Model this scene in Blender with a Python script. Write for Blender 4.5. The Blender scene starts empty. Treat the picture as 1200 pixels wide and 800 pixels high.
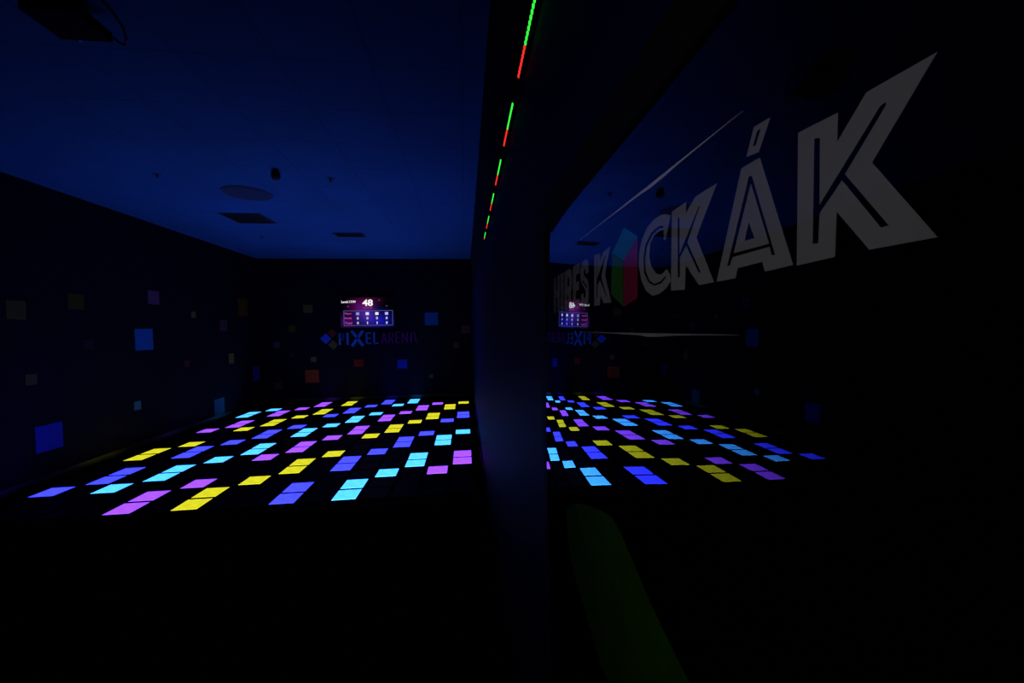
import bpy, math, random
from mathutils import Vector, Matrix
from mathutils.geometry import tessellate_polygon
random.seed(4)
sc = bpy.context.scene
C = bpy.context.scene.collection
EYE = 1.7127            # camera height above the tile tops (z = 0)

# ------------------------------------------------------------------ helpers
def lin(c):
    c = c / 255.0
    return c / 12.92 if c <= 0.04045 else ((c + 0.055) / 1.055) ** 2.4
def rgb(*c): return tuple(lin(v) for v in c) + (1.0,)

MATS = {}
def mat(name, col, rough=0.6, emit=None, strength=1.0, metal=0.0, spec=0.3, noise=None, bump=0.0):
    if name in MATS: return MATS[name]
    m = bpy.data.materials.new(name); m.use_nodes = True
    nt = m.node_tree; b = nt.nodes['Principled BSDF']
    b.inputs['Base Color'].default_value = tuple(col[:3]) + (1,)
    b.inputs['Roughness'].default_value = rough
    b.inputs['Metallic'].default_value = metal
    b.inputs['Specular IOR Level'].default_value = spec
    if emit:
        b.inputs['Emission Color'].default_value = tuple(emit[:3]) + (1,)
        b.inputs['Emission Strength'].default_value = strength
    if noise:
        tc = nt.nodes.new('ShaderNodeTexCoord'); n = nt.nodes.new('ShaderNodeTexNoise')
        n.inputs['Scale'].default_value = noise[0]; n.inputs['Detail'].default_value = 4
        r = nt.nodes.new('ShaderNodeMix'); r.data_type = 'RGBA'
        r.inputs[6].default_value = tuple(c * (1 - noise[1]) for c in col[:3]) + (1,)
        r.inputs[7].default_value = tuple(min(1, c * (1 + noise[1])) for c in col[:3]) + (1,)
        nt.links.new(tc.outputs['Object'], n.inputs['Vector'])
        nt.links.new(n.outputs['Fac'], r.inputs[0]); nt.links.new(r.outputs[2], b.inputs['Base Color'])
        if bump:
            bp = nt.nodes.new('ShaderNodeBump'); bp.inputs['Strength'].default_value = bump
            bp.inputs['Distance'].default_value = 0.003
            nt.links.new(n.outputs['Fac'], bp.inputs['Height']); nt.links.new(bp.outputs['Normal'], b.inputs['Normal'])
    MATS[name] = m
    return m

class MB:
    def __init__(s): s.v = []; s.f = []; s.mi = []
    def add(s, vs, fs, mi=0):
        n = len(s.v); s.v += [tuple(v) for v in vs]
        s.f += [tuple(i + n for i in f) for f in fs]; s.mi += [mi] * len(fs)
    def box(s, x0, x1, y0, y1, z0, z1, mi=0):
        vs = [(x, y, z) for x in (x0, x1) for y in (y0, y1) for z in (z0, z1)]
        s.add(vs, [(0,1,3,2),(4,6,7,5),(0,4,5,1),(2,3,7,6),(0,2,6,4),(1,5,7,3)], mi)
    def bevbox(s, x0, x1, y0, y1, z0, z1, b, mi=0):
        """box whose upper edge is chamfered"""
        lo = [(x0,y0,z0),(x1,y0,z0),(x1,y1,z0),(x0,y1,z0)]
        md = [(x0,y0,z1-b),(x1,y0,z1-b),(x1,y1,z1-b),(x0,y1,z1-b)]
        tp = [(x0+b,y0+b,z1),(x1-b,y0+b,z1),(x1-b,y1-b,z1),(x0+b,y1-b,z1)]
        fs = [(3,2,1,0),(8,9,10,11)]
        for k in range(4):
            q = (k+1) % 4; fs += [(k,q,4+q,4+k),(4+k,4+q,8+q,8+k)]
        s.add(lo+md+tp, fs, mi)
    def cyl(s, c, r, h, n=32, mi=0, r2=None, axis='z'):
        r2 = r if r2 is None else r2; vs = []
        for zz, rr in ((0, r), (h, r2)):
            for k in range(n):
                a = 2*math.pi*k/n; p = (rr*math.cos(a), rr*math.sin(a), zz)
                if axis == 'y': p = (p[0], p[2], p[1])
                if axis == 'x': p = (p[2], p[0], p[1])
                vs.append((c[0]+p[0], c[1]+p[1], c[2]+p[2]))
        s.add(vs, [tuple(range(n-1,-1,-1)), tuple(range(n,2*n))] + [(k,(k+1)%n,n+(k+1)%n,n+k) for k in range(n)], mi)
    def tube(s, pts, r, n=8, mi=0):
        pts = [Vector(p) for p in pts]; rings = []
        for k, p in enumerate(pts):
            d = (pts[min(k+1,len(pts)-1)] - pts[max(k-1,0)]).normalized()
            u = d.cross(Vector((0,0,1)));
            if u.length < 1e-3: u = d.cross(Vector((0,1,0)))
            u.normalize(); w = d.cross(u)
            rings.append([p + r*(math.cos(2*math.pi*q/n)*u + math.sin(2*math.pi*q/n)*w) for q in range(n)])
        fs = []
        for k in range(len(pts)-1):
            for q in range(n): fs.append((k*n+q, k*n+(q+1)%n, (k+1)*n+(q+1)%n, (k+1)*n+q))
        fs += [tuple(range(n-1,-1,-1)), tuple((len(pts)-1)*n+q for q in range(n))]
        s.add([v for ring in rings for v in ring], fs, mi)
    def build(s, name, mats, parent=None, loc=None, smooth=False):
        me = bpy.data.meshes.new(name); me.from_pydata(s.v, [], s.f)
        for m in (mats if isinstance(mats, (list, tuple)) else [mats]): me.materials.append(m)
        for p, k in zip(me.polygons, s.mi): p.material_index = k; p.use_smooth = smooth
        me.update()
        import bmesh
        bm = bmesh.new(); bm.from_mesh(me); bmesh.ops.recalc_face_normals(bm, faces=bm.faces); bm.to_mesh(me); bm.free()
        o = bpy.data.objects.new(name, me); C.objects.link(o)
        if parent: o.parent = parent
        if loc: o.location = loc
        return o

def thing(name, label, cat, loc=(0,0,0), group=None):
    o = bpy.data.objects.new(name, None); C.objects.link(o); o.location = loc
    o.empty_display_size = .1
    return tag(o, label, cat, group)
def tag(o, label, cat, group=None):
    o['label'] = label; o['category'] = cat
    if group: o['group'] = group
    return o
def struct(o): o['kind'] = 'structure'; return o

# extruded flat shape: pieces = [(outer, [holes])] in 2D, place(a, b, t) -> 3D (t = 0 back, 1 front)
def shape(mb, pieces, place, mi=0):
    for outer, holes in pieces:
        loops = [outer] + list(holes)
        flat = [p for l in loops for p in l]
        tri = tessellate_polygon([[Vector((a, b, 0)) for a, b in l] for l in loops])
        n = len(flat)
        vs = [place(a, b, 1) for a, b in flat] + [place(a, b, 0) for a, b in flat]
        fs = [tuple(t) for t in tri] + [tuple(i + n for i in reversed(t)) for t in tri]
        k = 0
        for l in loops:
            for q in range(len(l)):
                a, b = k + q, k + (q + 1) % len(l); fs.append((a, b, b + n, a + n))
            k += len(l)
        mb.add(vs, fs, mi)

def text_mesh(name, body, m, parent, x, y, z, w, h, bold=0.0, depth=0.004):
    """lettering standing in the x-z plane, facing -y, fitted to the box (x..x+w, z..z+h)"""
    cu = bpy.data.curves.new(name, 'FONT'); cu.body = body; cu.size = 1; cu.offset = bold; cu.extrude = 0.5
    tmp = bpy.data.objects.new(name, cu); C.objects.link(tmp)
    dg = bpy.context.evaluated_depsgraph_get(); dg.update()
    me = bpy.data.meshes.new_from_object(tmp.evaluated_get(dg))
    bpy.data.objects.remove(tmp); bpy.data.curves.remove(cu)
    xs = [v.co.x for v in me.vertices]; ys = [v.co.y for v in me.vertices]
    x0, x1, y0, y1 = min(xs), max(xs), min(ys), max(ys)
    for v in me.vertices:
        a, b, c = v.co
        v.co = (x + (a-x0)/(x1-x0)*w, y - (c+.5)*depth, z + (b-y0)/(y1-y0)*h)
    me.materials.clear(); me.materials.append(m); me.name = name
    o = bpy.data.objects.new(name, me); C.objects.link(o); o.parent = parent
    return o

# strokes in a unit box -> list of quads (for condensed lettering on the wall)
GLYPH = {
 'P': [((0,0),(0,1)),((0,1),(.8,1)),((.8,1),(1,.85)),((1,.85),(1,.6)),((1,.6),(.8,.45)),((.8,.45),(0,.45))],
 'I': [((.5,0),(.5,1))],
 'X': [((0,0),(1,1)),((0,1),(1,0))],
 'E': [((0,0),(0,1)),((0,1),(1,1)),((0,.5),(.85,.5)),((0,0),(1,0))],
 'L': [((0,0),(0,1)),((0,0),(1,0))],
 'A': [((0,0),(.4,1)),((.4,1),(.6,1)),((.6,1),(1,0)),((.2,.35),(.8,.35))],
 'a': [((0,0),(.25,1)),((.25,1),(.75,1)),((.75,1),(1,0))],
 'R': [((0,0),(0,1)),((0,1),(1,1)),((1,1),(1,.5)),((0,.5),(1,.5)),((.5,.5),(1,0))],
 'N': [((0,0),(0,1)),((0,1),(1,0)),((1,0),(1,1))],
}
def stroke_letter(ch, x, z, w, h, t, y, depth, m, parent, name='letter'):
    mb = MB()
    for (a, b), (c, d) in GLYPH[ch]:
        p = Vector((x + t/2 + a*(w-t), z + t/2 + b*(h-t))); q = Vector((x + t/2 + c*(w-t), z + t/2 + d*(h-t)))
        u = (q - p).normalized() * t/2; v = Vector((-u.y, u.x)); p = p - u; q = q + u
        quad = [p - v, q - v, q + v, p + v]
        shape(mb, [([tuple(k) for k in quad], [])], lambda A, B, T: (A, y - T*depth, B))
    return mb.build(name, m, parent)
LETTERS = [
 ('K_last', [(0.1286, 0.0663), (0.1135, 0.0652), (0.1135, 0.0563), (0.1048, 0.0663), (0.0873, 0.066), (0.1025, 0.0454), (0.086, 0.0206), (0.1026, 0.0208), (0.1131, 0.0346), (0.1132, 0.0207), (0.1278, 0.0202)], [[(0.1219, 0.0611), (0.1198, 0.0604), (0.1193, 0.0386), (0.1008, 0.0601), (0.0993, 0.0605), (0.0991, 0.0597), (0.1107, 0.0452), (0.0975, 0.0264), (0.0995, 0.0263), (0.1116, 0.0438), (0.1192, 0.0358), (0.1194, 0.0262), (0.1215, 0.0265)]]),
 ('A_acute', [(0.1577, 0.0655), (0.1468, 0.0655), (0.1293, 0.0207), (0.1428, 0.0203), (0.1443, 0.0243), (0.1585, 0.024), (0.1598, 0.0199), (0.173, 0.02)], [[(0.1523, 0.0417), (0.1489, 0.0346), (0.1545, 0.0346)]]),
 ('A_accent', [(0.1507, 0.0792), (0.1417, 0.0784), (0.1475, 0.0678), (0.1547, 0.0689)], [[(0.1486, 0.0768), (0.1468, 0.0765), (0.1492, 0.0714), (0.151, 0.0716)]]),
 ('K_mid', [(0.2152, 0.0642), (0.2003, 0.065), (0.2004, 0.0594), (0.1916, 0.065), (0.174, 0.0653), (0.1901, 0.0442), (0.1748, 0.02), (0.1872, 0.02), (0.1995, 0.0316), (0.2001, 0.019), (0.2147, 0.0199)], [[(0.2086, 0.0588), (0.2067, 0.0584), (0.206, 0.039), (0.1888, 0.0588), (0.1874, 0.0592), (0.1985, 0.0434), (0.186, 0.0265), (0.1873, 0.0259), (0.1995, 0.0419), (0.2056, 0.0367), (0.2052, 0.0264), (0.2075, 0.0264)]]),
 ('C', [(0.2165, 0.0624), (0.222, 0.0647), (0.2282, 0.0661), (0.2369, 0.0658), (0.2461, 0.0634), (0.2534, 0.0574), (0.2575, 0.0493), (0.2579, 0.0403), (0.2537, 0.0306), (0.2471, 0.0232), (0.2375, 0.0189), (0.2287, 0.0192), (0.2205, 0.0216), (0.2148, 0.0254), (0.2159, 0.0289), (0.2199, 0.0329), (0.2239, 0.0312), (0.228, 0.0305), (0.2335, 0.0323), (0.2393, 0.0373), (0.2425, 0.0443), (0.2414, 0.0516), (0.2365, 0.0558), (0.23, 0.0571), (0.2243, 0.0564), (0.2241, 0.0502), (0.2219, 0.0499)], [[(0.2248, 0.0588), (0.2301, 0.06), (0.24, 0.0585), (0.2482, 0.053), (0.2509, 0.0447), (0.2495, 0.0345), (0.2429, 0.0277), (0.2354, 0.0248), (0.2264, 0.0253), (0.22, 0.0283), (0.2218, 0.0289), (0.2272, 0.0266), (0.2348, 0.026), (0.2411, 0.0285), (0.2471, 0.0353), (0.2483, 0.0437), (0.2457, 0.0514), (0.2384, 0.0566), (0.2296, 0.0586), (0.2248, 0.0576)]]),
 ('K_first', [(0.3525, 0.0653), (0.337, 0.0637), (0.3361, 0.0565), (0.3274, 0.0635), (0.3123, 0.0648), (0.3238, 0.0437), (0.3084, 0.0195), (0.3252, 0.02), (0.3342, 0.027), (0.3357, 0.0189), (0.3506, 0.0193)], [[(0.346, 0.062), (0.3444, 0.0619), (0.3434, 0.043), (0.3238, 0.0604), (0.3226, 0.0604), (0.3324, 0.0424), (0.3179, 0.0249), (0.3194, 0.0248), (0.336, 0.0404), (0.3421, 0.0369), (0.3417, 0.026), (0.3445, 0.026)]]),
 ('H', [(0.5266, 0.0199), (0.5291, 0.067), (0.5146, 0.0667), (0.5135, 0.0479), (0.5028, 0.0478), (0.5039, 0.0666), (0.491, 0.0664), (0.4886, 0.0197), (0.5015, 0.0198), (0.5023, 0.0385), (0.513, 0.0385), (0.5121, 0.0198)], [[(0.5206, 0.0236), (0.5182, 0.0236), (0.5203, 0.063), (0.5227, 0.0631)]]),
 ('I', [(0.4827, 0.0197), (0.4851, 0.0663), (0.4706, 0.0662), (0.4684, 0.0196)], [[(0.4767, 0.0234), (0.4744, 0.0234), (0.4764, 0.0625), (0.4787, 0.0625)]]),
 ('R', [(0.4622, 0.0196), (0.4645, 0.0661), (0.4396, 0.0659), (0.4319, 0.0621), (0.4294, 0.0566), (0.4289, 0.0473), (0.4319, 0.0417), (0.435, 0.0399), (0.4277, 0.0195), (0.4388, 0.0196), (0.445, 0.0381), (0.4499, 0.0381), (0.4491, 0.0196)], [[(0.4503, 0.0465), (0.4508, 0.0567), (0.4425, 0.0566), (0.4403, 0.0538), (0.4401, 0.0492), (0.442, 0.0464)], [(0.4571, 0.0233), (0.4549, 0.0233), (0.4568, 0.0623), (0.459, 0.0623)]]),
 ('E', [(0.4234, 0.0195), (0.4256, 0.0658), (0.3991, 0.0657), (0.3986, 0.0555), (0.4135, 0.0556), (0.4131, 0.0477), (0.4012, 0.0477), (0.4008, 0.0384), (0.4127, 0.0385), (0.4123, 0.0297), (0.3974, 0.0297), (0.397, 0.0195)], [[(0.4191, 0.0232), (0.4175, 0.0232), (0.4192, 0.0621), (0.4209, 0.0621)]]),
 ('S', [(0.3931, 0.0333), (0.3918, 0.0241), (0.3869, 0.0195), (0.3734, 0.0195), (0.3684, 0.0241), (0.3674, 0.031), (0.3677, 0.0389), (0.371, 0.0444), (0.384, 0.0509), (0.3852, 0.0537), (0.3837, 0.0564), (0.3788, 0.0564), (0.3776, 0.0518), (0.3688, 0.0518), (0.3702, 0.061), (0.3753, 0.0657), (0.3883, 0.0657), (0.394, 0.0611), (0.3955, 0.0546), (0.394, 0.0472), (0.3892, 0.0426), (0.378, 0.0366), (0.3763, 0.0333), (0.3771, 0.0287), (0.3831, 0.0287), (0.3843, 0.0333)], [[(0.3894, 0.0481), (0.3718, 0.0389), (0.3711, 0.0352), (0.3728, 0.037), (0.3893, 0.0453)]]),
]
ASLOT= [[(0.1655, 0.026), (0.1529, 0.0604), (0.1512, 0.0601), (0.1378, 0.0258), (0.1395, 0.026), (0.1516, 0.0571), (0.1638, 0.0259)], [(0.1613, 0.0309), (0.1409, 0.0306), (0.1406, 0.0294), (0.1619, 0.0293)]]
CUBE = {'top_face': [(0.2846, 0.0728), (0.2606, 0.0607), (0.2847, 0.0486), (0.3075, 0.0587)], 'left_face': [(0.3077, 0.0584), (0.2852, 0.0483), (0.2837, 0.0148), (0.309, 0.0261)], 'right_face': [(0.2604, 0.0603), (0.259, 0.0192), (0.2832, 0.0146), (0.2844, 0.0484)]}
GREEN= [(0.4563, -0.2179), (0.4392, -0.2022), (0.4098, -0.1864), (0.3676, -0.1705), (0.3314, -0.159), (0.3071, -0.1528), (0.2893, -0.155), (0.2765, -0.1606), (0.2577, -0.1682), (0.2399, -0.1757), (0.2242, -0.1807), (0.1978, -0.1877), (0.1814, -0.1908), (0.2782, -0.3043), (0.309, -0.3), (0.3402, -0.2986), (0.3746, -0.287), (0.4385, -0.2641)]

# ------------------------------------------------------------------ the bowed glass panel's surface (metres, y forward, z relative to the eye)
S = 1.7127037898
CF = [0.06741252013, 0.02762580761, 0.02090141497, 0.16189667271, -0.01300536833, 0.07822308421, -0.83247195684, -0.12922033347, -10.00376116775, -22.05030400941]
EX = [(1,0),(0,1),(2,0),(1,1),(0,2),(3,0),(2,1),(4,0),(5,0)]
def glass_x(y, zr):
    t = max(y / S, 0.04) - 0.30; z = max(min(zr / S, .2), -.3)
    return S * (CF[0] + sum(c * t**a * z**b for c, (a, b) in zip(CF[1:], EX)))

XL, XR, YB, YC, ZC, ZF = -4.943, 0.187, 10.30, -2.2, 3.503, -0.20   # left wall, right wall, back wall, wall behind the camera, ceiling, lower floor

# ------------------------------------------------------------------ materials
def ceiling_material():
    m = bpy.data.materials.new('blue_ceiling_tiles'); m.use_nodes = True; nt = m.node_tree; N = nt.nodes; K = nt.links
    b = N['Principled BSDF']; b.inputs['Roughness'].default_value = .8; b.inputs['Specular IOR Level'].default_value = .1
    tc = N.new('ShaderNodeTexCoord'); mp = N.new('ShaderNodeMapping'); br = N.new('ShaderNodeTexBrick')
    mp.inputs['Location'].default_value = (3.585/.6, -6.42/.6, 0); mp.inputs['Scale'].default_value = (1/.6, 1/.6, 1)
    br.offset = 0; br.squash = 1
    for k, v in (('Scale', 1.0), ('Mortar Size', .018), ('Mortar Smooth', .2), ('Bias', 0.0), ('Brick Width', 1.0), ('Row Height', 1.0)): br.inputs[k].default_value = v
    br.inputs['Color1'].default_value = CEIL_A; br.inputs['Color2'].default_value = CEIL_B; br.inputs['Mortar'].default_value = CEIL_M
    n = N.new('ShaderNodeTexNoise'); n.inputs['Scale'].default_value = 1.3; n.inputs['Detail'].default_value = 5
    mx = N.new('ShaderNodeMix'); mx.data_type = 'RGBA'; mx.blend_type = 'MULTIPLY'; mx.inputs[0].default_value = .35
    K.new(tc.outputs['Object'], mp.inputs['Vector']); K.new(mp.outputs[0], br.inputs['Vector']); K.new(tc.outputs['Object'], n.inputs['Vector'])
    K.new(br.outputs['Color'], mx.inputs[6]); K.new(n.outputs['Fac'], mx.inputs[7]); K.new(mx.outputs[2], b.inputs['Base Color'])
    return m
CEIL_A = (.007, .072, .180, 1); CEIL_B = (.006, .066, .165, 1); CEIL_M = (.005, .055, .140, 1)
M_ceil = ceiling_material()
M_wall = mat('dark_navy_wall_paint', (.0012, .0015, .008), .75, noise=(2.0, .35), spec=.15)
M_rwall = mat('blue_side_wall_paint', (.0004, .008, .042), .6, noise=(1.5, .25), spec=.06)
M_rwall.node_tree.nodes['Principled BSDF'].inputs['Specular Tint'].default_value = (.0, .45, 1, 1)
M_black = mat('black_rubber', (.0015, .0015, .002), .8, noise=(6, .3), spec=.1)
M_carpet = mat('black_carpet', (.004, .004, .006), .95, noise=(60, .5), spec=.0, bump=.4)
M_plinth = mat('black_gloss_skirting', (.002, .002, .003), .38, noise=(5, .3), spec=.5)
M_house = mat('dark_tile_housing', (.002, .002, .004), .6, noise=(8, .3), spec=.2)
M_off = mat('unlit_tile_diffuser', (.006, .008, .022), .45, noise=(12, .25), spec=.25)
LIT = dict(Y=(.77, .74, .020), C=(.115, .82, 2.6), M=(.46, .105, 2.0), B=(.082, .098, 3.0))   # linear radiance: the blue diodes outshine the others
def lit_material(nm, c):
    """glowing acrylic: bright even panel with a faint mottling from the diodes below"""
    m = bpy.data.materials.new(nm); m.use_nodes = True; nt = m.node_tree; N = nt.nodes; K = nt.links
    b = N['Principled BSDF']; b.inputs['Base Color'].default_value = (.02, .02, .02, 1); b.inputs['Roughness'].default_value = .5
    b.inputs['Specular IOR Level'].default_value = .2
    tc = N.new('ShaderNodeTexCoord'); n = N.new('ShaderNodeTexNoise'); n.inputs['Scale'].default_value = 14; n.inputs['Detail'].default_value = 2
    mr = N.new('ShaderNodeMapRange'); mr.inputs[1].default_value = .3; mr.inputs[2].default_value = .7; mr.inputs[3].default_value = .88; mr.inputs[4].default_value = 1.12
    K.new(tc.outputs['Object'], n.inputs['Vector']); K.new(n.outputs['Fac'], mr.inputs[0]); lw = N.new('ShaderNodeLayerWeight'); lw.inputs['Blend'].default_value = .5      # the lensed diffuser throws most of its light straight up
    m1 = N.new('ShaderNodeMapRange'); m1.inputs[1].default_value = .58; m1.inputs[2].default_value = 0; m1.inputs[3].default_value = 0; m1.inputs[4].default_value = 1
    m2 = N.new('ShaderNodeMath'); m2.operation = 'POWER'; m2.inputs[1].default_value = 3
    bm_ = N.new('ShaderNodeMath'); bm_.operation = 'MULTIPLY_ADD'; bm_.inputs[1].default_value = 6; bm_.inputs[2].default_value = 1
    K.new(lw.outputs['Facing'], m1.inputs[0]); K.new(m1.outputs[0], m2.inputs[0]); K.new(m2.outputs[0], bm_.inputs[0])
    mu = N.new('ShaderNodeMath'); mu.operation = 'MULTIPLY'
    K.new(mr.outputs[0], mu.inputs[0]); K.new(bm_.outputs[0], mu.inputs[1]); K.new(mu.outputs[0], b.inputs['Emission Strength'])
    b.inputs['Emission Color'].default_value = tuple(c) + (1,)
    return m
NAMES = dict(Y='yellow', C='cyan', M='violet', B='blue')
M_lit = {k: lit_material('glowing_%s_diffuser' % NAMES[k], v) for k, v in LIT.items()}

# ------------------------------------------------------------------ the room
def slab(name, m, *b): mb = MB(); mb.box(*b); return struct(mb.build(name, m))
slab('ceiling', M_ceil, XL-.2, XR+.2, YC-.2, YB+.2, ZC, ZC+.15)
slab('wall_left', M_wall, XL-.2, XL, YC-.2, YB+.2, ZF-.1, ZC)
slab('wall_back', M_wall, XL, XR, YB, YB+.2, ZF-.1, ZC)
slab('wall_right', M_rwall, XR, XR+.2, YC-.2, YB+.2, ZF-.1, ZC)
slab('wall_front', M_wall, XL, XR, YC-.2, YC, ZF-.1, ZC)
slab('floor', M_carpet, XL, XR, YC, 4.14, ZF-.1, ZF)
slab('floor_platform', M_black, XL, XR, 4.14, YB, ZF-.1, -.042)
slab('baseboard_right', M_plinth, XR-.018, XR, 4.14, YB-.018, -.042, .09)
slab('baseboard_left', M_plinth, XL, XL+.018, 4.14, YB-.018, -.042, .09)
slab('baseboard_back', M_plinth, XL, XR, YB-.018, YB, -.042, .09)
slab('trim_falloff_shade', M_black, XR-.012, XR, YC, YB, EYE+.756, ZC)      # added black panel, gives the wall above the light strip its light falloff
slab('trim_1', M_plinth, XL, XR, 4.11, 4.14, ZF, -.03)       # edge strip along the front of the raised floor

# ------------------------------------------------------------------ the light floor, 16 x 20 tiles
P = .3; TX, TY = -1.9902, 4.2107
ROWS = ["....M.Y..B.C....", "....M.Y..B.C....", "B.C..M.Y....C.M.", ".B.C....Y.B..C.M", ".B.C....Y.B..C.M", "....C.M..Y.B....",
        "Y.B..C.M....B.C.", "Y.B..C.M....B.C.", ".Y.B....M.Y..B.C", "....B.C..M.Y....", "....B.C..M.Y....", "M.Y..B.C....Y.B.",
        ".M.Y....C.M..Y.B", ".M.Y....C.M..Y.B", "....Y.B..C.M....", "C.M..Y.B....M.Y.", "C.M..Y.B....M.Y.", ".C.M....B.C..M.Y",
        "....M.Y..B.C....", "....M.Y..B.C...."]
ORD = ['first', 'second', 'third', 'fourth', 'fifth', 'sixth', 'seventh', 'eighth', 'ninth', 'tenth', 'eleventh', 'twelfth', 'thirteenth',
       'fourteenth', 'fifteenth', 'sixteenth', 'seventeenth', 'eighteenth', 'nineteenth', 'twentieth']
def housing():
    mb = MB(); a = .002
    x0, x1, y0, y1 = -.031+a, .269-a, -.022+a, .278-a
    mb.box(x0, x1, y0, y1, -.042, -.012)
    w = .030                                         # raised rim round the diffuser
    mb.box(x0, -.001, y0, y1, -.012, -.001); mb.box(.2385, x1, y0, y1, -.012, -.001)
    mb.box(-.001, .2385, y0, -.001, -.012, -.001); mb.box(-.001, .2385, .256, y1, -.012, -.001)
    return mb
def panel(): mb = MB(); mb.bevbox(0, .2375, 0, .255, -.012, 0, .0015); return mb
h0 = housing().build('tmp_housing', M_house); p0 = {}
for k in 'YCMB': p0[k] = panel().build('tmp_panel', M_lit[k])
p0['.'] = panel().build('tmp_panel', M_off)
rest = MB()
for j, row in enumerate(ROWS):
    for i, ch in enumerate(row):
        x, y = TX + (i-9)*P, TY + j*P
        if j == 19 and ch == '.' or (j == 18 and ch == '.' and i < 8):
            rest.box(x-.029, x+.267, y-.02, y+.276, -.042, -.001)
            continue
        t = h0.copy(); C.objects.link(t); t.name = 'light_tile'; t['kind'] = 'thing'; t.location = (x, y, 0)
        if ch == '.':
            tag(t, 'unlit dark square floor tile between the glowing tiles', 'light tile', 'unlit tiles of the light floor')
        else:
            tag(t, 'glowing %s light tile, %s row from front, %s column from left wall' % (NAMES[ch], ORD[j], ORD[i]), 'light tile', 'glowing tiles of the light floor')
        q = p0[ch].copy(); C.objects.link(q); q.name = 'light_diffuser'; q.parent = t
for o in [h0] + list(p0.values()): bpy.data.objects.remove(o)
r = rest.build('unlit_floor_tiles', M_off); r['kind'] = 'stuff'
tag(r, 'unlit dark floor tiles along the back wall', 'floor tiles', 'unlit tiles of the light floor')

# ------------------------------------------------------------------ coloured squares on the walls
def wall_square(wall, a0, a1, z0, z1, col, label):
    nm = 'square_paint_%d_%d_%d' % tuple(int(c*1000) for c in col)
    m = mat(nm, col, .55, noise=(6, .12), spec=.2); mb = MB(); d = .006
    ca, cz = (a0+a1)/2, (z0+z1)/2; ha, hz = (a1-a0)/2, (z1-z0)/2; b = .003
    pts = [(-ha,-hz),(ha,-hz),(ha,hz),(-ha,hz)]; inn = [(-ha+b,-hz+b),(ha-b,-hz+b),(ha-b,hz-b),(-ha+b,hz-b)]
    pl = (lambda a, z, t: (t, a, z)) if wall == 'L' else (lambda a, z, t: (a, -t, z))
    vs = [pl(a, z, 0) for a, z in pts] + [pl(a, z, d*.6) for a, z in pts] + [pl(a, z, d) for a, z in inn]
    fs = [(3,2,1,0),(8,9,10,11)]
    for k in range(4):
        q = (k+1) % 4; fs += [(k,q,4+q,4+k),(4+k,4+q,8+q,8+k)]
    mb.add(vs, fs)
    o = mb.build('wall_square', m, loc=(XL, ca, cz) if wall == 'L' else (ca, YB, cz))
    tag(o, label, 'wall square', 'coloured squares on the dark walls')
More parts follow.
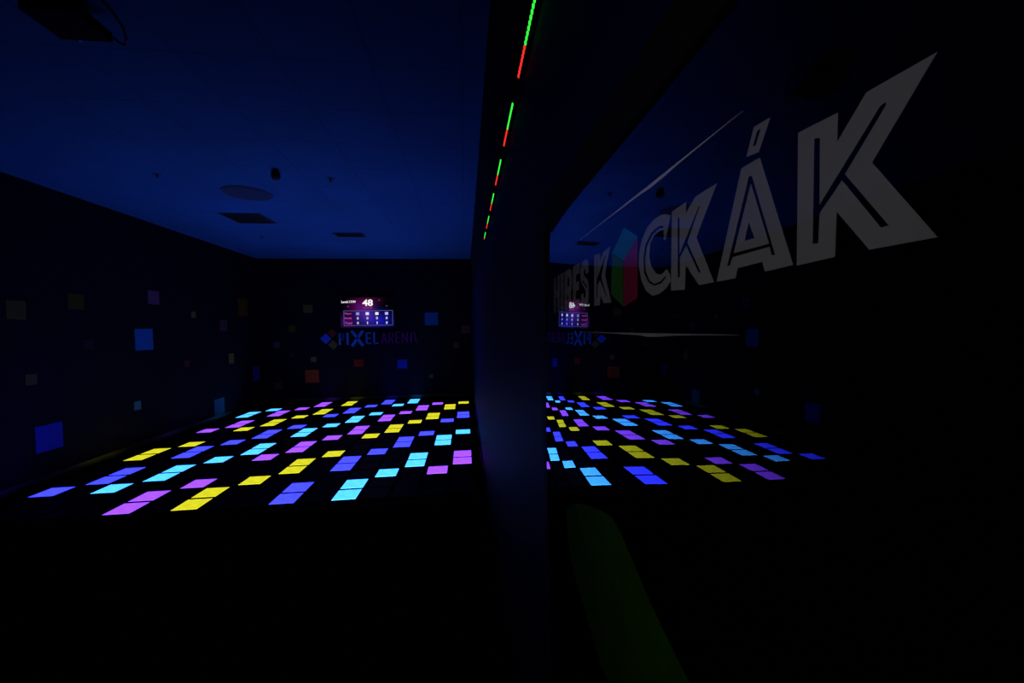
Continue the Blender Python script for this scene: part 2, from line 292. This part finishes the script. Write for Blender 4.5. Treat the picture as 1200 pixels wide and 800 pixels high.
SQ = [
 ('L', 4.956, 5.156, 1.913, 2.121, (0.096,0.084,0.012), 'dim grey square high on the left wall, nearest the viewer'),
 ('L', 5.644, 5.859, 2.062, 2.258, (0.090,0.054,0.003), 'dim olive-brown square high on the left wall beside the nearest grey one'),
 ('L', 6.930, 7.165, 2.205, 2.421, (0.144,0.060,0.120), 'purple square, highest on the left wall above the mid-height blue one'),
 ('L', 6.646, 6.994, 1.483, 1.813, (0.010,0.143,0.414), 'large bright blue square in the middle of the left wall'),
 ('L', 5.180, 5.495, .365, .675, (0.004,0.023,0.391), 'large deep blue square low on the left wall, nearest the viewer'),
 ('L', 5.107, 5.233, 1.166, 1.293, (0.112,0.096,0.014), 'small grey square above the low deep blue one on the left wall'),
 ('L', 5.817, 5.961, 1.552, 1.665, (0.004,0.026,0.018), 'small dark teal square left of the large bright blue one'),
 ('L', 6.573, 6.699, .588, .716, (0.030,0.195,0.276), 'small pale blue square low in the middle of the left wall'),
 ('L', 8.475, 8.809, .095, .415, (0.032,0.150,0.203), 'blue square just above the far tiles at the foot of the left wall'),
 ('L', 9.453, 9.837, 2.106, 2.509, (0.090,0.048,0.004), 'dark brown square high on the left wall next to the far corner'),
 ('L', 8.763, 9.012, 1.765, 1.993, (0.080,0.036,0.041), 'dark purple square on the far part of the left wall'),
 ('L', 7.921, 8.037, 2.019, 2.128, (0.160,0.135,0.023), 'tiny grey square on the left wall between two purple ones'),
 ('L', 7.688, 7.820, 1.130, 1.252, (0.096,0.024,0.006), 'tiny dull red square on the left wall'),
 ('L', 9.026, 9.212, 1.076, 1.292, (0.192,0.150,0.021), 'small beige square on the far part of the left wall'),
 ('L', 9.970, 10.26, .590, .920, (0.006,0.026,0.230), 'narrow-looking blue square on the left wall right at the far corner'),
 ('B', -4.613, -4.470, 1.339, 1.490, (0.070,0.060,0.054), 'small purple square on the back wall beside the left corner'),
 ('B', -4.267, -4.104, 1.726, 1.889, (0.064,0.084,0.004), 'small dark olive square on the back wall left of the scoreboard'),
 ('B', -3.907, -3.693, 2.187, 2.382, (0.112,0.090,0.014), 'small grey square high on the back wall left of the scoreboard'),
 ('B', -3.768, -3.644, .984, 1.107, (0.192,0.165,0.027), 'small pale grey square above the orange one on the back wall'),
 ('B', -3.913, -3.594, .474, .790, (0.320,0.084,0.005), 'large dull orange square low on the back wall'),
 ('B', -4.648, -4.445, .322, .513, (0.064,0.066,0.009), 'dark grey square low on the back wall near the left corner'),
 ('B', -4.248, -4.146, 1.122, 1.224, (0.032,0.024,0.019), 'tiny dark violet square on the back wall left of the wall lettering'),
 ('B', -1.004, -.678, 1.838, 2.156, (0.004,0.117,0.299), 'large blue square on the back wall right of the scoreboard'),
 ('B', -.089, .132, 1.616, 1.819, (0.128,0.045,0.037), 'purple square on the back wall beside the right corner'),
 ('B', -.302, -.159, 1.250, 1.389, (0.080,0.066,0.013), 'tiny grey square on the back wall under the right-hand purple one'),
 ('B', -1.704, -1.468, .767, .986, (0.012,0.023,0.276), 'deep blue square on the back wall below the wall lettering'),
 ('B', -2.755, -2.525, .840, 1.014, (0.192,0.012,0.002), 'small dark red square on the back wall below the wall lettering'),
 ('B', -.930, -.821, .495, .600, (0.096,0.084,0.023), 'tiny pale square low on the right of the back wall'),
]
for s in SQ: wall_square(*s)

# ------------------------------------------------------------------ the scoreboard screen
tv = thing('scoreboard_screen', 'lit scoreboard screen showing 48 on the back wall above the wall lettering', 'screen', (-2.3755, YB - .021, 2.175))
mb = MB(); mb.box(-.3, .3, 0, .021, -.2, .2); mb.build('wall_bracket', mat('black_steel', (.003,.003,.003), .5), tv)
W, H = 1.29, .735; D = .055
mb = MB(); mb.box(-W/2-.02, W/2+.02, -D+.012, 0, -H/2-.02, H/2+.02)
for a in (-1, 1): mb.box(a*(W/2+.01)-.01, a*(W/2+.01)+.01, -D, -D+.012, -H/2-.02, H/2+.02)
for a in (-1, 1): mb.box(-W/2, W/2, -D, -D+.012, a*(H/2+.01)-.01, a*(H/2+.01)+.01)
mb.build('bezel', mat('black_plastic', (.003,.003,.003), .4), tv)
def screen_material():
    m = bpy.data.materials.new('scoreboard_display'); m.use_nodes = True; nt = m.node_tree; N = nt.nodes; K = nt.links
    b = N['Principled BSDF']; b.inputs['Base Color'].default_value = (.002,.002,.002,1); b.inputs['Roughness'].default_value = .3
    tc = N.new('ShaderNodeTexCoord'); sx = N.new('ShaderNodeSeparateXYZ'); K.new(tc.outputs['Object'], sx.inputs[0])
    def blob(cx, cz, rx, rz, col):
        mp = N.new('ShaderNodeMapping'); mp.vector_type = 'POINT'
        mp.inputs['Location'].default_value = (-cx/rx, 0, -cz/rz); mp.inputs['Scale'].default_value = (1/rx, 0, 1/rz)
        g = N.new('ShaderNodeTexGradient'); g.gradient_type = 'QUADRATIC_SPHERE'
        K.new(tc.outputs['Object'], mp.inputs['Vector']); K.new(mp.outputs[0], g.inputs['Vector'])
        v = N.new('ShaderNodeVectorMath'); v.operation = 'SCALE'; v.inputs[0].default_value = col[:3]
        K.new(g.outputs['Fac'], v.inputs['Scale']); return v.outputs[0]
    outs = [blob(-.22, .16, .42, .34, rgb(84, 3, 78)), blob(.02, .30, .5, .3, rgb(70, 8, 50)), blob(-.02, -.04, .42, .42, rgb(76, 40, 150)),
            blob(.30, -.2, .5, .36, rgb(16, 16, 150)), blob(-.5, -.22, .4, .3, rgb(60, 8, 90)), blob(0, -.2, .9, .5, rgb(20, 14, 95))]
    cur = outs[0]
    for o in outs[1:]:
        a = N.new('ShaderNodeVectorMath'); a.operation = 'ADD'; K.new(cur, a.inputs[0]); K.new(o, a.inputs[1]); cur = a.outputs[0]
    K.new(cur, b.inputs['Emission Color']); b.inputs['Emission Strength'].default_value = 1.0
    return m
mb = MB(); mb.box(-W/2, W/2, -D+.006, -D+.012, -H/2, H/2); mb.build('display', screen_material(), tv)
def em(nm, c, s=1.0): return mat(nm, (.01,.01,.01), .5, emit=rgb(*c), strength=s)
M_white, M_red, M_pink, M_line = em('display_white', (250,250,250)), em('display_red', (190,40,60)), em('display_pink', (200,70,140)), em('display_border', (80,88,140))
FY = -D + .0055
def sx_(u): return (u-401)*.0208 - .645 + .0105
def sz_(v): return (383.5-v)*.0207 - .3675 + .01
text_mesh('level_word', 'Level:', M_white, tv, sx_(402), FY, sz_(354.8), 7.8*.0208, .058, .012)
text_mesh('level_number', '17/99', M_white, tv, sx_(410.9), FY, sz_(354.8), 7.2*.0208, .058, .012)
text_mesh('time_number', '48', M_white, tv, sx_(425.7), FY, sz_(358.5), 12*.0208, .160, .03)
text_mesh('seconds_text', 'seconds', M_red, tv, sx_(426.6), FY, sz_(361.4), 10.5*.0208, .046, .012)
mb = MB(); x0, x1, z0, z1 = sx_(404), sx_(460.4), sz_(381.8), sz_(363.8); w = .011
mb.box(x0, x1, FY-.003, FY, z0, z0+w); mb.box(x0, x1, FY-.003, FY, z1-w, z1)
mb.box(x0, x0+w, FY-.003, FY, z0, z1); mb.box(x1-w, x1, FY-.003, FY, z0, z1)
mb.build('table_border', M_line, tv)
for v, s in ((367.6, 'Player'), (373, 'Ready'), (378.6, 'Total')):
    text_mesh('row_heading', s, M_pink, tv, sx_(405.3), FY, sz_(v+1.3), 8*.0208, .056, .008)
for u, c in ((420, (140,140,225)), (431, (225,225,255)), (442, (235,245,225)), (453.2, (195,175,250))):
    mb = MB(); mb.box(sx_(u)-.038, sx_(u)+.038, FY-.003, FY, sz_(367.6)-.034, sz_(367.6)+.034)
    mb.build('player_icon', em('icon_%d' % u, c), tv)
M_num = em('display_grey', (215,220,245))
for v, row in ((373, '0000'), (378.6, '0110')):
    for u, d in zip((420, 431, 442, 453.2), row):
        w = .020 if d == '1' else .042
        text_mesh('score_digit', d, M_num, tv, sx_(u)-w/2, FY, sz_(v+1.5), w, .062, .02)
for u, v in ((409.5, 359), (445, 351.8), (453.5, 358.6)):
    mb = MB(); mb.cyl((sx_(u), FY-.003, sz_(v)), .022, .003, 16, axis='y'); mb.build('status_icon', em('icon_dim', (62,50,84)), tv)

# ------------------------------------------------------------------ PIXEL ARENA lettering
sign = thing('wall_lettering', 'PIXEL ARENA lettering in blue and dark magenta under the scoreboard', 'sign', (0, YB, 0))
M_pb = mat('blue_letter_acrylic', (.030, .24, .62), .5, noise=(5, .1)); M_pm = mat('magenta_letter_acrylic', (.22, .010, .13), .5, noise=(5, .1))
def bx(u): return -3.094 + (u-397.5)*.02065
def bz(v): return 1.388 + (404-v)*.0203
for ch, u0, u1, v0, v1, t in (('P',397.5,403.5,404,389.3,.040),('I',406,409.4,404,389.3,.050),('X',411.8,426.0,406,386.8,.066),('E',428.6,434.6,403.8,389.3,.036),('L',437.4,443.2,403.8,389.3,.036)):
    o = stroke_letter(ch, bx(u0), bz(v0), bx(u1)-bx(u0), bz(v1)-bz(v0), t, 0, .03, M_pb, sign)
for ch, u0, u1 in (('A',446.5,453.2),('R',455.2,461),('E',463,468.6),('N',471,478),('a',480.4,488.6)):
    o = stroke_letter(ch, bx(u0), bz(403.4), bx(u1)-bx(u0), bz(389.2)-bz(403.4), .030, 0, .03, M_pm, sign)
    o['label'] = 'dark magenta letter'
cube = MB()
def diamond(cu, cv, r, mi): shape(cube, [([(bx(cu-r),bz(cv)),(bx(cu),bz(cv+r)),(bx(cu+r),bz(cv)),(bx(cu),bz(cv-r))],[])], lambda A,B,T: (A, -T*.03, B), mi)
diamond(382.8, 396.2, 6.3, 0); diamond(390.8, 403.6, 5.8, 1); diamond(390.2, 389.4, 5.2, 2)
cube.build('cube_emblem', [mat('emblem_blue', (.008,.12,.7), .5), mat('emblem_olive', (.10,.12,.02), .5), mat('emblem_brown', (.13,.03,.008), .5)], sign)['label'] = 'blue, olive and brown emblem of three tilted squares'

# ------------------------------------------------------------------ things on the ceiling
M_vent = mat('black_vent_metal', (.002,.002,.003), .6); M_grille = mat('dark_blue_grille', (.001, .016, .045), .7, noise=(90, .3))
def vent(x0, x1, y0, y1, ns, label):
    t = thing('ceiling_vent', label, 'vent', ((x0+x1)/2, (y0+y1)/2, ZC), 'rectangular vents in the ceiling')
    w, h = (x1-x0)/2, (y1-y0)/2; mb = MB(); e = .025
    mb.box(-w, w, -h, -h+e, -.012, 0); mb.box(-w, w, h-e, h, -.012, 0); mb.box(-w, -w+e, -h+e, h-e, -.012, 0); mb.box(w-e, w, -h+e, h-e, -.012, 0)
    mb.build('frame', M_vent, t)
    mb = MB(); mb.box(-w+e, w-e, -h+e, h-e, -.002, 0); mb.build('backing', M_vent, t)
    for k in range(ns):
        y = -h+e + (k+.5)*(2*h-2*e)/ns; mb = MB()
        mb.add([(-w+e,y-.012,-.010),(w-e,y-.012,-.010),(w-e,y+.008,-.002),(-w+e,y+.008,-.002),(-w+e,y-.010,-.011),(w-e,y-.010,-.011),(w-e,y+.010,-.003),(-w+e,y+.010,-.003)],
               [(0,1,2,3),(7,6,5,4),(0,4,5,1),(1,5,6,2),(2,6,7,3),(3,7,4,0)])
        mb.build('slat', M_vent, t)
vent(-3.592, -3.020, 6.44, 6.99, 9, 'large black square vent in the blue ceiling near the left wall')
vent(-2.345, -1.823, 7.60, 7.90, 5, 'smaller black vent in the ceiling towards the back wall')
t = thing('ceiling_speaker', 'round dark grille set flush in the ceiling in front of the large vent', 'speaker', (-2.722, 5.525, ZC))
mb = MB(); mb.cyl((0,0,-.012), .275, .012, 64, r2=.285); mb.build('rim', M_grille, t)
mb = MB(); mb.cyl((0,0,-.016), .255, .004, 64); mb.build('grille', mat('grille_mesh', (.001,.014,.034), .8, noise=(120, .5)), t)
t = thing('ceiling_camera', 'small black fixture hanging from the ceiling beside the round grille', 'ceiling fixture', (-2.03, 4.72, ZC))
mb = MB(); mb.cyl((0,0,-.03), .030, .03, 24); mb.build('mount', M_vent, t)
mb = MB(); mb.cyl((0,0,-.085), .046, .055, 28, r2=.046); mb.cyl((0,0,-.112), .026, .027, 28, r2=.046); mb.build('body', M_vent, t)
for x, y, lab in ((-3.373, 4.944, 'tiny sprinkler head in the ceiling nearest the left wall'), (-1.526, 4.943, 'tiny sprinkler head in the ceiling right of the black fixture'), (-3.70, 7.95, 'tiny sprinkler head in the ceiling behind the large vent')):
    t = thing('ceiling_sprinkler', lab, 'sprinkler', (x, y, ZC), 'sprinkler heads in the ceiling')
    mb = MB(); mb.cyl((0,0,-.008), .034, .008, 24, r2=.040); mb.build('rosette', M_grille, t)
    mb = MB(); mb.cyl((0,0,-.035), .009, .027, 12); mb.cyl((0,0,-.040), .020, .004, 16); mb.build('nozzle', M_grille, t)
t = thing('ceiling_projector', 'black projector hanging from the ceiling above the viewer with a looped cable', 'projector', (-2.20, 2.52, ZC))
mb = MB(); mb.bevbox(-.02, .24, -.16, .06, -.12, -.05, .02); mb.build('body', M_black, t)
mb = MB(); mb.cyl((.1,0,-.06), .03, .06, 20); mb.cyl((.1,0,-.008), .07, .008, 24); mb.build('mount', M_black, t)
mb = MB(); mb.cyl((.05,.06,-.085), .030, .02, 28, axis='y'); mb.build('lens', mat('lens_glass', (.004,.004,.008), .08, spec=.6), t)
mb = MB(); mb.tube([(.31,-.10,0),(.33,-.05,-.03),(.34,.0,-.07),(.32,.05,-.105),(.29,.08,-.12),(.27,.07,-.115),(.25,.04,-.10)], .007, 10)
mb.build('cable', mat('grey_cable', (.03,.028,.04), .5), t)['label'] = 'grey cable in a hanging loop'

# ------------------------------------------------------------------ LED strip along the right wall
led = thing('wall_light_strip', 'thin strip of green and red lights running along the right wall below the ceiling', 'light strip', (XR, 0, EYE + .746))
mb = MB(); mb.box(-.012, 0, -.9, 3.36, -.006, .006); mb.build('channel', M_black, led)
dm = {}
for k, c, s in (('g', (50,225,60), 1.3), ('r', (235,45,38), 1.2)):
    mb = MB(); mb.cyl((-.017,0,0), .0046, .005, 10, axis='x', r2=.0058); 
    o = mb.build('tmp_diode', em('diode_' + k, c, s)); dm[k] = o
seg = .4447; step = .0172
for n in range(-1, 6):
    s0 = .895 + n*seg
    for k in range(18):
        y = s0 + .008 + k*step
        if y > 3.34 or y < .70: continue
        ch = 'g' if k < 10 else 'r'
        o = dm[ch].copy(); C.objects.link(o); o.name = 'diode'; o.parent = led; o.location = (0, y, 0)
for o in dm.values(): bpy.data.objects.remove(o)

# ------------------------------------------------------------------ glass panel with the KOCKAK sign
pan = thing('glass_sign_panel', 'glossy dark framed glass panel with grey HIRES KOCKÁK lettering on the right wall', 'sign panel', (0, 0, EYE))
M_frame = mat('matt_black_frame', (.0015,.0015,.002), .7, spec=.1)
Y0, Y1, Z0, Z1 = -.15, .572, -.95, .138
def glass_material():
    m = bpy.data.materials.new('half_mirrored_dark_glass'); m.use_nodes = True; nt = m.node_tree; N = nt.nodes; K = nt.links
    b = N.new('ShaderNodeBsdfTransparent')
    g = N.new('ShaderNodeBsdfGlossy'); g.inputs['Roughness'].default_value = .008; g.inputs['Color'].default_value = (.80,.90,1,1)
    lw = N.new('ShaderNodeLayerWeight'); lw.inputs['Blend'].default_value = .5
    cr = N.new('ShaderNodeValToRGB'); e = cr.color_ramp.elements
    e[0].position = 0; e[0].color = (.03,)*3 + (1,); e[1].position = 1; e[1].color = (1,)*3 + (1,)
    for p_, v in ((.30, .07), (.40, .14), (.50, .23), (.60, .36), (.72, .58), (.85, .84)):
        q = e.new(p_); q.color = (v, v, v, 1)
    mx = N.new('ShaderNodeMixShader'); K.new(lw.outputs['Facing'], cr.inputs[0]); K.new(cr.outputs[0], mx.inputs[0])
    K.new(b.outputs[0], mx.inputs[1]); K.new(g.outputs[0], mx.inputs[2]); K.new(mx.outputs[0], N['Material Output'].inputs['Surface'])
    return m
mb = MB(); ny, nz = 120, 90; vs = []; fs = []
for a in range(ny+1):
    for b in range(nz+1):
        y = Y0 + (Y1-Y0)*a/ny; z = Z0 + (Z1-Z0)*b/nz; vs.append((glass_x(y, z), y, z))
for a in range(ny):
    for b in range(nz): fs.append((a*(nz+1)+b, (a+1)*(nz+1)+b, (a+1)*(nz+1)+b+1, a*(nz+1)+b+1))
n = len(vs); vs += [(x+.004, y, z) for x, y, z in vs]; fs += [tuple(i+n for i in reversed(f)) for f in fs]
mb.add(vs, fs); mb.mi = [0]*(ny*nz) + [1]*(ny*nz)
mb.build('glass', [glass_material(), mat('black_backing', (.0012,.0012,.0016), .9, spec=0)], pan, smooth=True)
mb = MB(); FX = .1120
mb.box(FX+.0045, XR, Y1, .607, Z0-.04, Z1+.035); mb.box(FX+.002, XR, Y0-.04, Y0, Z0-.04, Z1+.035)
mb.box(FX+.002, XR, Y0, Y1, Z1, Z1+.035); mb.box(FX+.002, XR, Y0, Y1, Z0-.04, Z0)
mb.box(.160, XR, Y0, Y1, Z0, Z1)
mb.build('frame', M_frame, pan)
def on_glass(lift, thick):
    return lambda y, z, t: (glass_x(y, z) - lift - t*thick, y, z)
M_let = mat('grey_vinyl', (.30,.29,.31), .6, noise=(30, .12), spec=.1)
for name, outer, holes in LETTERS:
    if name in ('A_accent',): continue
    if name == 'A_acute':
        a, b = ASLOT
        ring = [a[0], a[1], a[2], a[3], a[4], b[2], b[3], a[6]]
        pieces = [(outer, [ring]), ([a[5], b[1], b[0]], holes)]
        acc = [l for l in LETTERS if l[0] == 'A_accent'][0]
        pieces.append((acc[1], acc[2]))
    else: pieces = [(outer, holes)]
    mb = MB(); shape(mb, pieces, on_glass(-.0026, .0006)); mb.build('letter', M_let, pan)
for k, col in (('top_face', (.010,.24,.46)), ('left_face', (.035,.16,.006)), ('right_face', (.30,.012,.055))):
    mb = MB(); shape(mb, [(CUBE[k], [])], on_glass(-.0026, .0006))
    o = mb.build('cube_emblem_face', mat('vinyl_' + k, col, .6, noise=(30, .1), spec=.1), pan)
    o['label'] = {'top_face': 'blue top face of the cube standing for the letter O', 'left_face': 'green left face of the cube', 'right_face': 'crimson right face of the cube'}[k]
mb = MB(); shape(mb, [(GREEN, [])], on_glass(-.0026, .0006))  # dark green curved band just under the glass surface
mb.build('curved_stripe', mat('dark_green_band', (.035,.13,.004), .6, noise=(40, .4), spec=.05), pan)['label'] = 'dark green curved stripe low on the glass'
M_glint = mat('pale_film_glint', (.80,.80,.78), .5, noise=(25, .2), spec=.2)  # glints on the film edges, put into pale colour and tapering strip width
for z0, sgn, nm in ((.0890, -1, 'upper'), (-.0043, -1, 'lower')):
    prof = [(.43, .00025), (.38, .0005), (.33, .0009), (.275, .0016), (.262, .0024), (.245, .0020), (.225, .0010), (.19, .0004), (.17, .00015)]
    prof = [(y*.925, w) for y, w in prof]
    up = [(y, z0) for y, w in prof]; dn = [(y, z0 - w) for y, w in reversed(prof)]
    mb = MB(); shape(mb, [(up + dn, [])], on_glass(-.0026, .0010)); o = mb.build('film_glint', M_glint if nm == 'upper' else mat('dull_film_glint', (.40,.40,.38), .5, noise=(25, .2), spec=.2), pan); o['label'] = 'pale painted glint along the %s edge of the letter film' % nm

# ------------------------------------------------------------------ small socket box at the front edge of the light floor
t = thing('connector_box', 'small black connector box with metal plugs at the front edge of the light floor', 'connector box', (-.12, 4.085, ZF))
mb = MB(); mb.bevbox(-.10, .10, -.035, .025, 0, .175, .006); mb.build('housing', M_black, t)
M_met = mat('plug_metal', (.5,.5,.5), .35, metal=.8)
for x in (-.055, -.010): mb = MB(); mb.cyl((x,-.055,.13), .013, .02, 20, axis='y'); mb.build('plug', M_met, t)
mb = MB(); mb.box(.055, .060, -.041, -.035, .10, .16); mb.build('latch', M_met, t)

# ------------------------------------------------------------------ light: the floor, screen and strip glow by themselves; one dim lamp in the viewing area
def lamp(name, kind, loc, energy, col, size):
    l = bpy.data.lights.new(name, kind); l.energy = energy; l.color = col
    if kind == 'POINT': l.shadow_soft_size = size
    else: l.size = size
    o = bpy.data.objects.new(name, l); C.objects.link(o); o.location = loc; return o
lamp('viewing_area_lamp', 'POINT', (-.33, .28, EYE + .12), .75, (1, .97, .93), .02)

# ------------------------------------------------------------------ camera and picture
w = bpy.data.worlds.new('dark'); sc.world = w; w.use_nodes = True
w.node_tree.nodes['Background'].inputs[0].default_value = (0, 0, 0, 1)
yaw, pitch, roll = 0.11611726, -0.03192027, -0.01753235
f = Vector((math.sin(yaw)*math.cos(pitch), math.cos(yaw)*math.cos(pitch), math.sin(pitch)))
r0 = Vector((math.cos(yaw), -math.sin(yaw), 0)); u0 = r0.cross(f)
r = math.cos(roll)*r0 + math.sin(roll)*u0; u = -math.sin(roll)*r0 + math.cos(roll)*u0
cam = bpy.data.cameras.new('camera'); cam.sensor_width = 36; cam.lens = 468.96/1200*36; cam.clip_start = .01
co = bpy.data.objects.new('camera', cam); C.objects.link(co); sc.camera = co
m = Matrix((r, u, -f)).transposed().to_4x4(); m.translation = Vector((0, 0, EYE)); co.matrix_world = m
sc.view_settings.view_transform = 'Standard'; sc.view_settings.look = 'None'
sc.view_settings.exposure = 0; sc.view_settings.gamma = 1; sc.view_settings.use_curve_mapping = False
